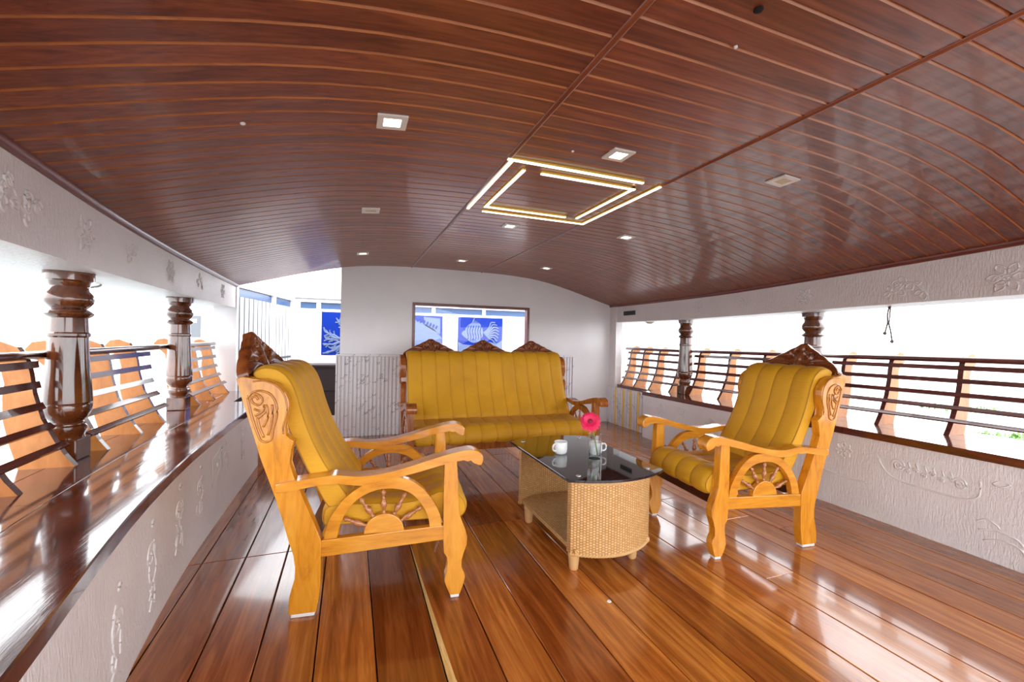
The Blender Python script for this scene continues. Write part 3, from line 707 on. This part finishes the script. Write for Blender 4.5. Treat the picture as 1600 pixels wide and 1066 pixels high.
BACK = [(-.20, .925), (-.215, .965), (-.175, .992), (-.115, .985), (-.068, .945), (-.038, .88), (-.012, .79), (.025, .69), (.075, .59), (.13, .505), (.165, .445), (.15, .405), (.085, .40), (.055, .43), (-.005, .55), (-.055, .66), (-.10, .77), (-.15, .86)]
SEAT = [(.055, .335), (.06, .41), (.12, .43), (.25, .425), (.38, .418), (.46, .432), (.53, .455), (.60, .447), (.645, .405), (.655, .355), (.625, .318), (.55, .318), (.3, .322), (.12, .325)]
def crest(parent, yc, half, ht, x0, z0, lean, mat='carved', nu=72, nv=16):
    ou = [(0, 1.), (.07, .985), (.15, .93), (.23, .84), (.30, .765), (.37, .715), (.46, .64), (.56, .545), (.66, .45), (.76, .36), (.86, .265), (.94, .17), (1., .05)]
    V = []; F = []; th = .030
    def hh(t): return ht*(lerp(ou, min(abs(t), 1.))*(1+.022*math.sin(abs(t)*26)))
    for side in (0, 1):
        for i in range(nu+1):
            t = -1+2*i/nu; H = hh(t); a = abs(t)
            for j in range(nv+1):
                v = j/nv; z = H*v
                if side == 0:
                    px = a*half; r = math.hypot(px-half*.17, z-ht*.55)
                    an = math.atan2(z-ht*.05, px-half*.02+1e-4)
                    ridge = abs(math.sin(9.5*an+5.0*a+.8))**.7
                    sc = .5+.5*math.cos(2*math.pi*r/(ht*.17)) if r < ht*.30 else ridge
                    if v > .86: sc = .9
                    if a < .035: sc = 1.
                    if v < .12: sc = .75+.25*math.cos(a*20)
                    d = th*.40+.018*sc
                    d *= 1-.35*max(0, (v-.9)/.1)
                else: d = -th*.5
                q = Vector((d, yc+t*half, z))
                cl, sl = math.cos(lean), math.sin(lean)
                V.append((x0+q.x*cl-q.z*sl, q.y, z0+q.x*sl+q.z*cl))
    m = nv+1; B = (nu+1)*m
    for s in (0, B):
        for i in range(nu):
            for j in range(nv): F.append((s+i*m+j, s+(i+1)*m+j, s+(i+1)*m+j+1, s+i*m+j+1))
    for i in range(nu): F += [(i*m+nv, (i+1)*m+nv, B+(i+1)*m+nv, B+i*m+nv), (i*m, (i+1)*m, B+(i+1)*m, B+i*m)]
    for j in range(nv): F += [(j, j+1, B+j+1, B+j), (nu*m+j, nu*m+j+1, B+nu*m+j+1, B+nu*m+j)]
    o = pyd('carved_crest', V, F, mat, parent)
    for p in o.data.polygons: p.use_smooth = True
    o.data.set_sharp_from_angle(angle=rad(50))
    return o
def seat_unit(name, loc, rz, W, nch, ncrest, wd, wdh, cr_h, label, cat, group):
    root = empty(name, loc, rz); tag(root, label, cat, group)
    side_frame(root, W/2, 1, wd, wdh); side_frame(root, -W/2, -1, wd, wdh)
    hf = W/2-.0225
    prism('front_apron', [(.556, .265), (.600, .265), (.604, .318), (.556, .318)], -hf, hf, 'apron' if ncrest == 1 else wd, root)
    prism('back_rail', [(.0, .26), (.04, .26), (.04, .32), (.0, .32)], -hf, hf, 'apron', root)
    prism('top_rail', [(-.242, .895), (-.206, .905), (-.222, .962), (-.255, .955)], -hf, hf, 'carved', root, .004)
    cushion('seat_cushion', SEAT, hf-.004, nch, root); cushion('back_cushion', BACK, hf-.006, nch, root)
    tot = 2*hf+.03
    for k in range(ncrest): crest(root, -tot/2+tot*(k+.5)/ncrest, tot/2/ncrest, cr_h, -.238, .950, .38)
    return root
W = .555
d = Vector((math.cos(rad(-6.5)), math.sin(rad(-6.5)), 0)); nrm = Vector((-d.y, d.x, 0))
p0 = Vector((.432, 1.784, 0))-d*.595+nrm*(W/2+.0225)
seat_unit('armchair', p0, rad(-6.5), W, 4, 1, 'teak', 'teak_h', .18, 'golden teak armchair seen from its side in the left foreground, mustard channel cushions', 'armchair', 'carved teak armchairs')
d = Vector((math.cos(rad(174.8)), math.sin(rad(174.8)), 0)); nrm = Vector((-d.y, d.x, 0))
p1 = Vector((2.389, 1.61, 0))-nrm*(W/2+.0225)
seat_unit('armchair', p1, rad(174.8), W, 4, 1, 'teak', 'teak_h', .18, 'golden teak armchair on the right facing the room, mustard channel cushions', 'armchair', 'carved teak armchairs')
seat_unit('sofa', (1.20, 3.72, 0), rad(-91.5), 1.535, 12, 3, 'sofa_wood', 'sofa_wood', .15, 'three-seat mustard sofa with triple carved crest before the window', 'sofa', None)

# ------------------------------------------------------------------ rattan coffee table
tb = empty('coffee_table', (1.225, 2.13, 0)); tag(tb, 'rattan coffee table with black glass top between the armchairs', 'table')
def bow(x, half, y0, b): return y0-b*(1-(x/half)**2)
# glass top
hx, hy = .272, .385
out = [(x, -hy-.075*(1-(x/hx)**2)) for x in [-hx+2*hx*k/20 for k in range(21)]]+[(x, hy+.075*(1-(x/hx)**2)) for x in [hx-2*hx*k/20 for k in range(21)]]
bm = bmesh.new(); A = [bm.verts.new((x, y, .458)) for x, y in out]; B = [bm.verts.new((x, y, .470)) for x, y in out]; n = len(out)
bm.faces.new(A[::-1]); ft = bm.faces.new(B)
for k in range(n): bm.faces.new((A[k], A[(k+1) % n], B[(k+1) % n], B[k]))
bmesh.ops.bevel(bm, geom=list(ft.edges), offset=.003, segments=2, affect='EDGES')
from_bm('glass_top', bm, 'blackglass', tb)
for x in (-.20, .20):
    for y in (-.35, .35):
        lathe('glass_stud', [(.013, .440), (.013, .458)], 'steel', tb, 14, Matrix.Translation((x, y, 0)))
        lathe('stud_cap', [(.012, .470), (.012, .4735), (.009, .475)], 'steel', tb, 14, Matrix.Translation((x, y, 0)))
# curved end panels with a woven skin
def woven_panel(sgn):
    V = []; F = []; UV = []; n = 24; hw = .228; zs = (.095, .440)
    def pt(k, off):
        x = -hw+2*hw*k/n; y = -(.335-off)-.085*(1-(x/hw)**2)
        return x, y*-sgn
    arc = [0.]
    for k in range(n): a = pt(k, 0); b = pt(k+1, 0); arc.append(arc[-1]+math.hypot(b[0]-a[0], b[1]-a[1]))
    me = bpy.data.meshes.new('woven_end'); uvs = []
    for off in (0, .035):
        for z in zs:
            for k in range(n+1): x, y = pt(k, off); V.append((x, y, z))
    m = n+1; idx = lambda o, z, k: (o*2+z)*m+k
    for k in range(n):
        for o in (0, 1): F.append((idx(o, 0, k), idx(o, 0, k+1), idx(o, 1, k+1), idx(o, 1, k))); uvs.append([(arc[k], .0), (arc[k+1], 0), (arc[k+1], .345), (arc[k], .345)])
        for z in (0, 1): F.append((idx(0, z, k), idx(0, z, k+1), idx(1, z, k+1), idx(1, z, k))); uvs.append([(arc[k], .0), (arc[k+1], 0), (arc[k+1], .035), (arc[k], .035)])
    for k in (0, n): F.append((idx(0, 0, k), idx(1, 0, k), idx(1, 1, k), idx(0, 1, k))); uvs.append([(0, 0), (.035, 0), (.035, .345), (0, .345)])
    me.from_pydata(V, [], F); lay = me.uv_layers.new(name='UVMap')
    for p, u in zip(me.polygons, uvs):
        for li, q in zip(p.loop_indices, u): lay.data[li].uv = q
    o = link('woven_end', me, 'wicker', tb)
    for z in (.095, .440):
        pts = [(pt(k, .004)[0], pt(k, .004)[1], z) for k in range(n+1)]
        for j in range(2):   # plaited border
            q = []
            for i in range(0, 97):
                k = i/96*n; a = int(min(k, n-1)); f = k-a; pA = Vector(pts[a]); pB = Vector(pts[a+1]); p = pA+(pB-pA)*f
                w_ = math.sin(i*1.1+j*math.pi); q.append((p.x, p.y+sgn*.004*math.cos(i*1.1+j*math.pi), p.z+.006*w_))
            tube('border_braid', q, .0055, 'wicker_leg', o, 5)
woven_panel(-1); woven_panel(1)
# shelf
V = [(x, y, z) for z in (.100, .122) for x, y in ((-.215, -.36), (.215, -.36), (.215, .36), (-.215, .36))]
F = [(0, 1, 2, 3), (4, 5, 6, 7), (0, 1, 5, 4), (1, 2, 6, 5), (2, 3, 7, 6), (3, 0, 4, 7)]
me = bpy.data.meshes.new('shelf'); me.from_pydata(V, [], F); lay = me.uv_layers.new(name='UVMap')
for p in me.polygons:
    for li, vi in zip(p.loop_indices, p.vertices): v = V[vi]; lay.data[li].uv = (v[0]+v[2], v[1])
link('shelf', me, 'wicker', tb)
for sx in (-.19, .15):
    for sy in (-.305, .255): lathe('leg', [(.017, 0), (.022, .006), (.029, .08), (.030, .098)], 'wicker_leg', tb, 18, Matrix.Translation((sx, sy, 0)))
# cups, glass, flower
def cup(x, y, rz, label):
    e = empty('cup', (x, y, .470), rz); tag(e, label, 'cup', 'white cups on the coffee table')
    lathe('cup_body', [(.002, .001), (.026, 0), (.031, .004), (.036, .014), (.037, .03), (.037, .068), (.0355, .070), (.034, .068), (.034, .03), (.030, .012), (.002, .009)], 'china', e, 32, None, True, True)
    h = [(-.034, 0, .056), (-.050, 0, .060), (-.060, 0, .050), (-.061, 0, .034), (-.052, 0, .022), (-.035, 0, .020)]
    tube('handle', spline(h, 5), .0048, 'china', e, 8)
cup(1.128, 2.165, rad(18), 'white cup standing alone on the black table top')
cup(1.316, 2.098, rad(165), 'white cup half hidden behind the flower glass')
e = empty('drinking_glass', (1.262, 2.02, .470)); tag(e, 'clear tumbler used as a vase for the pink flower', 'glass')
lathe('glass_wall', [(.002, 0), (.031, 0), (.033, .004), (.039, .135), (.0385, .137), (.037, .135), (.031, .016), (.002, .014)], 'glass', e, 32)
e = empty('gerbera', (1.262, 2.02, .486)); tag(e, 'pink gerbera flower standing in the tumbler', 'flower')
tube('stem', spline([(.018, .0, .001), (.004, .0, .07), (-.014, -.004, .13), (-.030, -.006, .165), (-.040, -.010, .188)], 5), .0034, 'stem', e, 8)
hc = Vector((-.042, -.014, .192)); dirf = (Vector((0, 0, 1.12))-Vector((1.22, 2.0, .68))).normalized(); dirf = (dirf+Vector((0, 0, .25))).normalized()
qm = dirf.to_track_quat('Z', 'Y').to_matrix().to_4x4(); qm.translation = hc
bm = bmesh.new(); rg = random.Random(5)
for ring, (np_, rr, tilt, wd_) in enumerate(((20, .056, .10, .0095), (18, .050, .28, .009), (16, .036, .5, .007))):
    for k in range(np_):
        a = 2*math.pi*(k+.5*ring)/np_+rg.uniform(-.06, .06); L = rr*rg.uniform(.92, 1.05); row = []
        for t, wf in ((.1, .5), (.4, .9), (.7, 1.), (.9, .75), (1., .25)):
            zz = math.sin(tilt)*L*t-.012*t*t*(1 if ring < 2 else 0)+.001*ring
            for sd, dz in ((-1, 0), (0, -.0015), (1, 0)):
                x, y = L*t, sd*wd_*wf; row.append(bm.verts.new(qm @ Vector((x*math.cos(a)-y*math.sin(a), x*math.sin(a)+y*math.cos(a), zz+dz))))
        for i in range(4):
            for j in range(2): bm.faces.new((row[i*3+j], row[i*3+j+1], row[i*3+j+4], row[i*3+j+3]))
pt_ = from_bm('petals', bm, 'petal', e, True, False)
lathe('flower_heart', [(.016, -.004), (.017, .004), (.012, .010), (.004, .012)], 'petal_core', e, 18, qm)

# scrap on the floor
rs_ = random.Random(21); pv = [(.024*rs_.uniform(.5, 1)*math.cos(2*math.pi*k/7), .024*rs_.uniform(.4, 1)*math.sin(2*math.pi*k/7)) for k in range(7)]
o = pyd('paper_scrap', [(x, y, .002) for x, y in pv]+[(x*.8, y*.8, .007) for x, y in pv], [tuple(range(7)), tuple(range(7, 14))]+[(k, (k+1) % 7, 7+(k+1) % 7, 7+k) for k in range(7)], 'china')
o.location = (1.055, 1.545, 0); o.scale = (.6, .6, .6); tag(o, 'tiny white scrap lying on the floor in front of the coffee table', 'scrap')
# ------------------------------------------------------------------ what lies beyond the end wall
# forward cabin front with cobalt etched panels
cab = empty('forward_cabin', (.9, 7.0, 0)); tag(cab, 'white cabin front with blue glazed band beyond the window', 'cabin')
o_ = cab.location
def cbox(nm, lo, hi, mat, par=None, bev=0):
    par = par or cab; return box(nm, tuple(a-b for a, b in zip(lo, o_)), tuple(a-b for a, b in zip(hi, o_)), mat, par, bev)
cbox('wall', (-.76, 7.0, -.02), (4.2, 7.08, 1.46), 'outwhite')
cbox('lintel', (-.76, 6.985, 1.46), (4.2, 7.08, 1.50), 'outwhite')
cbox('fascia', (-.80, 6.96, 1.595), (4.2, 7.10, 1.64), 'outwhite')
cbox('roof_edge', (-.82, 6.93, 1.64), (4.2, 7.12, 1.655), 'lightgrey')
xx = -.74
for k, wdt in enumerate((.28, .86, .86, .86, .86, .86)):
    cbox('band_pane', (xx+.03, 7.01, 1.50), (xx+wdt-.03, 7.05, 1.595), 'blueband')
    cbox('mullion', (xx+wdt-.03, 6.99, 1.50), (xx+wdt+.03, 7.07, 1.595), 'outwhite'); xx += wdt
def motif_obj(par, strokes, fills, y, mat='etch', nm='etched_motif'):
    bm = bmesh.new()
    for st, r in strokes:
        tube_bm(bm, [(p[0]-o_[0], y-o_[1], p[1]-o_[2]) for p in st], r, 6)
    for poly in fills:
        a = [bm.verts.new((p[0]-o_[0], y+.003-o_[1], p[1]-o_[2])) for p in poly]; b = [bm.verts.new((p[0]-o_[0], y-.003-o_[1], p[1]-o_[2])) for p in poly]
        n = len(poly); bm.faces.new(a); bm.faces.new(b[::-1])
        for i in range(n): bm.faces.new((a[i], b[i], b[(i+1) % n], a[(i+1) % n]))
    from_bm(nm, bm, mat, par)
yf = 6.988
# coral panel
p1 = cbox('blue_panel', (-.415, 6.99, .81), (.36, 7.0, 1.48), 'blue')
st = []
R = random.Random(11)
def branch(x, z, an, L, r, dep):
    pts = [(x, z)]; a = an
    for k in range(5): a += R.uniform(-.25, .25); pts.append((pts[-1][0]+L/5*math.cos(a), pts[-1][1]+L/5*math.sin(a)))
    st.append((pts, r))
    if dep > 0:
        for k, s in ((2, 1), (3, -1), (4, 1), (5, -1)): branch(*pts[k], a+s*R.uniform(.35, .8), L*.52, r*.75, dep-1)
for an in (60, 100, 135, 165, 195, 225): branch(-.02, 1.05, rad(an), .25, .020, 2)
st = [(p, r) for p, r in st if all(-.40 < q[0] < .35 and .83 < q[1] < 1.46 for q in p)]
motif_obj(p1, st, [], yf)
# reef panel
p2 = cbox('blue_panel', (.63, 6.99, .81), (1.41, 7.0, 1.485), 'blue')
reef = [(.64, .82), (1.40, .82), (1.40, 1.10), (1.34, 1.17), (1.27, 1.24), (1.16, 1.30), (1.05, 1.36), (.95, 1.38), (.64, 1.40)]
st = [([(.9+.05*k+.02*math.cos(j), 1.0+.04*(k % 3)+.03*j) for j in range(4)], .008) for k in range(9)]
motif_obj(p2, [], [reef, [(1.12, 1.30), (1.37, 1.16), (1.37, 1.42), (1.10, 1.44)]], yf)
motif_obj(p2, [([(1.0+.05*k, 1.36-.018*k), (1.02+.05*k, 1.42-.02*k)], .014) for k in range(7)], [], yf-.004, 'blue', 'weed_motif')
# fish panel
p3 = cbox('blue_panel', (1.673, 6.99, .81), (2.459, 7.0, 1.485), 'blue')
fc = (1.97, 1.20)
body = [(fc[0]+.16*math.cos(a)-.02, fc[1]+.17*math.sin(a)) for a in [2*math.pi*k/28 for k in range(28)]]
dors = [(1.90, 1.35), (1.94, 1.44), (1.965, 1.46), (2.05, 1.36), (2.10, 1.28)]
snout = [(1.83, 1.27), (1.735, 1.20), (1.74, 1.16), (1.83, 1.09), (1.90, 1.08), (1.88, 1.27)]
st = []
for k in range(8):
    a = rad(42-12*k); st.append(([tuple(p) for p in spline([(2.12, 1.2), (2.12+.12*math.cos(a), 1.2+.13*math.sin(a)), (2.12+.20*math.cos(a+.15), 1.2+.23*math.sin(a+.15)), (2.12+.27*math.cos(a), 1.2+.27*math.sin(a))], 4)], .012))
motif_obj(p3, st, [snout, dors], yf)
motif_obj(p3, [], [body], yf-.002)
sc = [([(fc[0]-.13+.045*k+.012*math.sin(j*1.3), fc[1]-.12+.04*j) for j in range(7)], .007) for k in range(6)]+[([(1.965, 1.45), (1.93+.03*k, 1.36)], .004) for k in range(5)]
motif_obj(p3, sc, [], yf-.006, 'blue', 'scale_lines')
motif_obj(p3, [], [[(1.68, .82), (2.45, .82), (2.45, 1.08), (2.36, 1.02), (2.22, 1.05), (2.1, .98), (1.9, .99), (1.76, 1.0), (1.68, 1.04)]], yf+.001)
# slatted white side screen of the foredeck
sc_ = empty('foredeck_screen', (-1.05, 5.25, 0)); tag(sc_, 'white upright-slat side screen with blue band beyond the left opening', 'screen')
P0 = Vector((-1.13, 5.14)); P1 = Vector((-.80, 6.91)); dv = (P1-P0); LN_ = dv.length; dv.normalize(); nv_ = Vector((dv.y, -dv.x))
def along(nm, a, b, z0, z1, th, mat, off=0., par=None):
    q = [P0+dv*a+nv_*off, P0+dv*b+nv_*off, P0+dv*b+nv_*(off-th), P0+dv*a+nv_*(off-th)]
    V = [(p.x-sc_.location.x, p.y-sc_.location.y, z) for z in (z0, z1) for p in q]
    return pyd(nm, V, [(0, 1, 2, 3), (4, 5, 6, 7), (0, 1, 5, 4), (1, 2, 6, 5), (2, 3, 7, 6), (3, 0, 4, 7)], mat, par or sc_)
along('backing', 0, LN_, 0, 1.50, .01, 'midgrey', -.004)
k = 0; a = .01
while a < LN_-.09: along('slat', a, a+.085, .0, 1.50, .03, 'outwhite'); a += .118
along('bottom_rail', .5, LN_, .78, .81, .035, 'midgrey', .01)
along('post', LN_-.07, LN_, 0, 1.66, .09, 'outwhite', .03)
along('post', 1.02, 1.10, 0, 1.60, .06, 'outwhite', .02)
along('top_rail', 0, LN_, 1.595, 1.635, .09, 'outwhite', .02)
along('band_pane', .0, LN_, 1.50, 1.595, .02, 'blueband', -.01)
# dark locker across the foredeck
lk = empty('storage_locker', (-.35, 5.55, 0)); tag(lk, 'dark brown low locker in the passage left of the end wall', 'locker')
L = lk.location
def lbox(nm, lo, hi, mat, bev=.004): return box(nm, tuple(a-b for a, b in zip(lo, L)), tuple(a-b for a, b in zip(hi, L)), mat, lk, bev, 1)
lbox('body', (-.98, 5.42, .17), (.5, 5.75, .735), 'brownbox'); lbox('lid', (-.99, 5.40, .735), (.52, 5.77, .765), 'brownbox')
lbox('panel', (-.96, 5.408, .46), (.48, 5.424, .715), 'brownbox'); lbox('panel', (-.96, 5.408, .19), (.48, 5.424, .445), 'brownbox')
lbox('plinth', (-.98, 5.44, .0), (.5, 5.73, .17), 'marble', 0)
pl_ = [c for c in lk.children if c.name.startswith('plinth')][0]
# pale box outside the left opening
bx = empty('meter_box', (-1.66, 5.7, .9)); tag(bx, 'white wall box seen through the left opening beyond the far pillar', 'box')
box('cabinet', (-.16, 0, .06), (.10, .12, .46), 'outwhite', bx, .006); box('door', (-.06, -.012, .16), (.085, 0, .40), 'lightgrey', bx, .004); box('label_plate', (-.03, -.016, .32), (.05, -.012, .36), 'outwhite', bx)
box('post', (-.14, .02, -.9), (-.10, .06, .06), 'lightgrey', bx); tube('aerial', [(.10, -.02, .02), (.135, -.03, .12)], .004, 'rope', bx)
# hull side below the benches
struct(box('hull', (-1.45, YN, -.35), (3.85, 7.3, -.081), 'outwhite'), 'white hull under the deck')
# lake
wt = pyd('lake', [(-400, -400, -2.3), (400, -400, -2.3), (400, 400, -2.3), (-400, 400, -2.3)], [(0, 1, 2, 3)], 'water'); wt['kind'] = 'structure'; wt['label'] = 'pale bright lake water around the boat'
rw = random.Random(9)
def weed(cx_, cy_, rr, n, label):
    bm = bmesh.new()
    for k in range(n):
        a = rw.uniform(0, 6.28); q = rr*math.sqrt(rw.random()); c = Vector((cx_+q*math.cos(a)*1.8, cy_+q*math.sin(a), -2.3)); s = rw.uniform(.08, .18); b = rw.uniform(0, 6.28)
        t_ = Vector((math.cos(b), math.sin(b), 0)); sd = Vector((-t_.y, t_.x, 0)); up = Vector((0, 0, rw.uniform(.05, .2)))
        f = [bm.verts.new(p) for p in (c, c+t_*s*.5+sd*s*.35+up*.6, c+t_*s+up, c+t_*s*.5-sd*s*.35+up*.6)]; bm.faces.new(f)
    o = from_bm('water_weed', bm, 'weed', None, False, False); tag(o, label, 'plants'); o['kind'] = 'stuff'
weed(22.7, 8.2, 1.1, 420, 'green patch of floating water weed beyond the right bench')
weed(31.6, 13.3, 1.3, 200, 'pale distant patch of floating water weed')
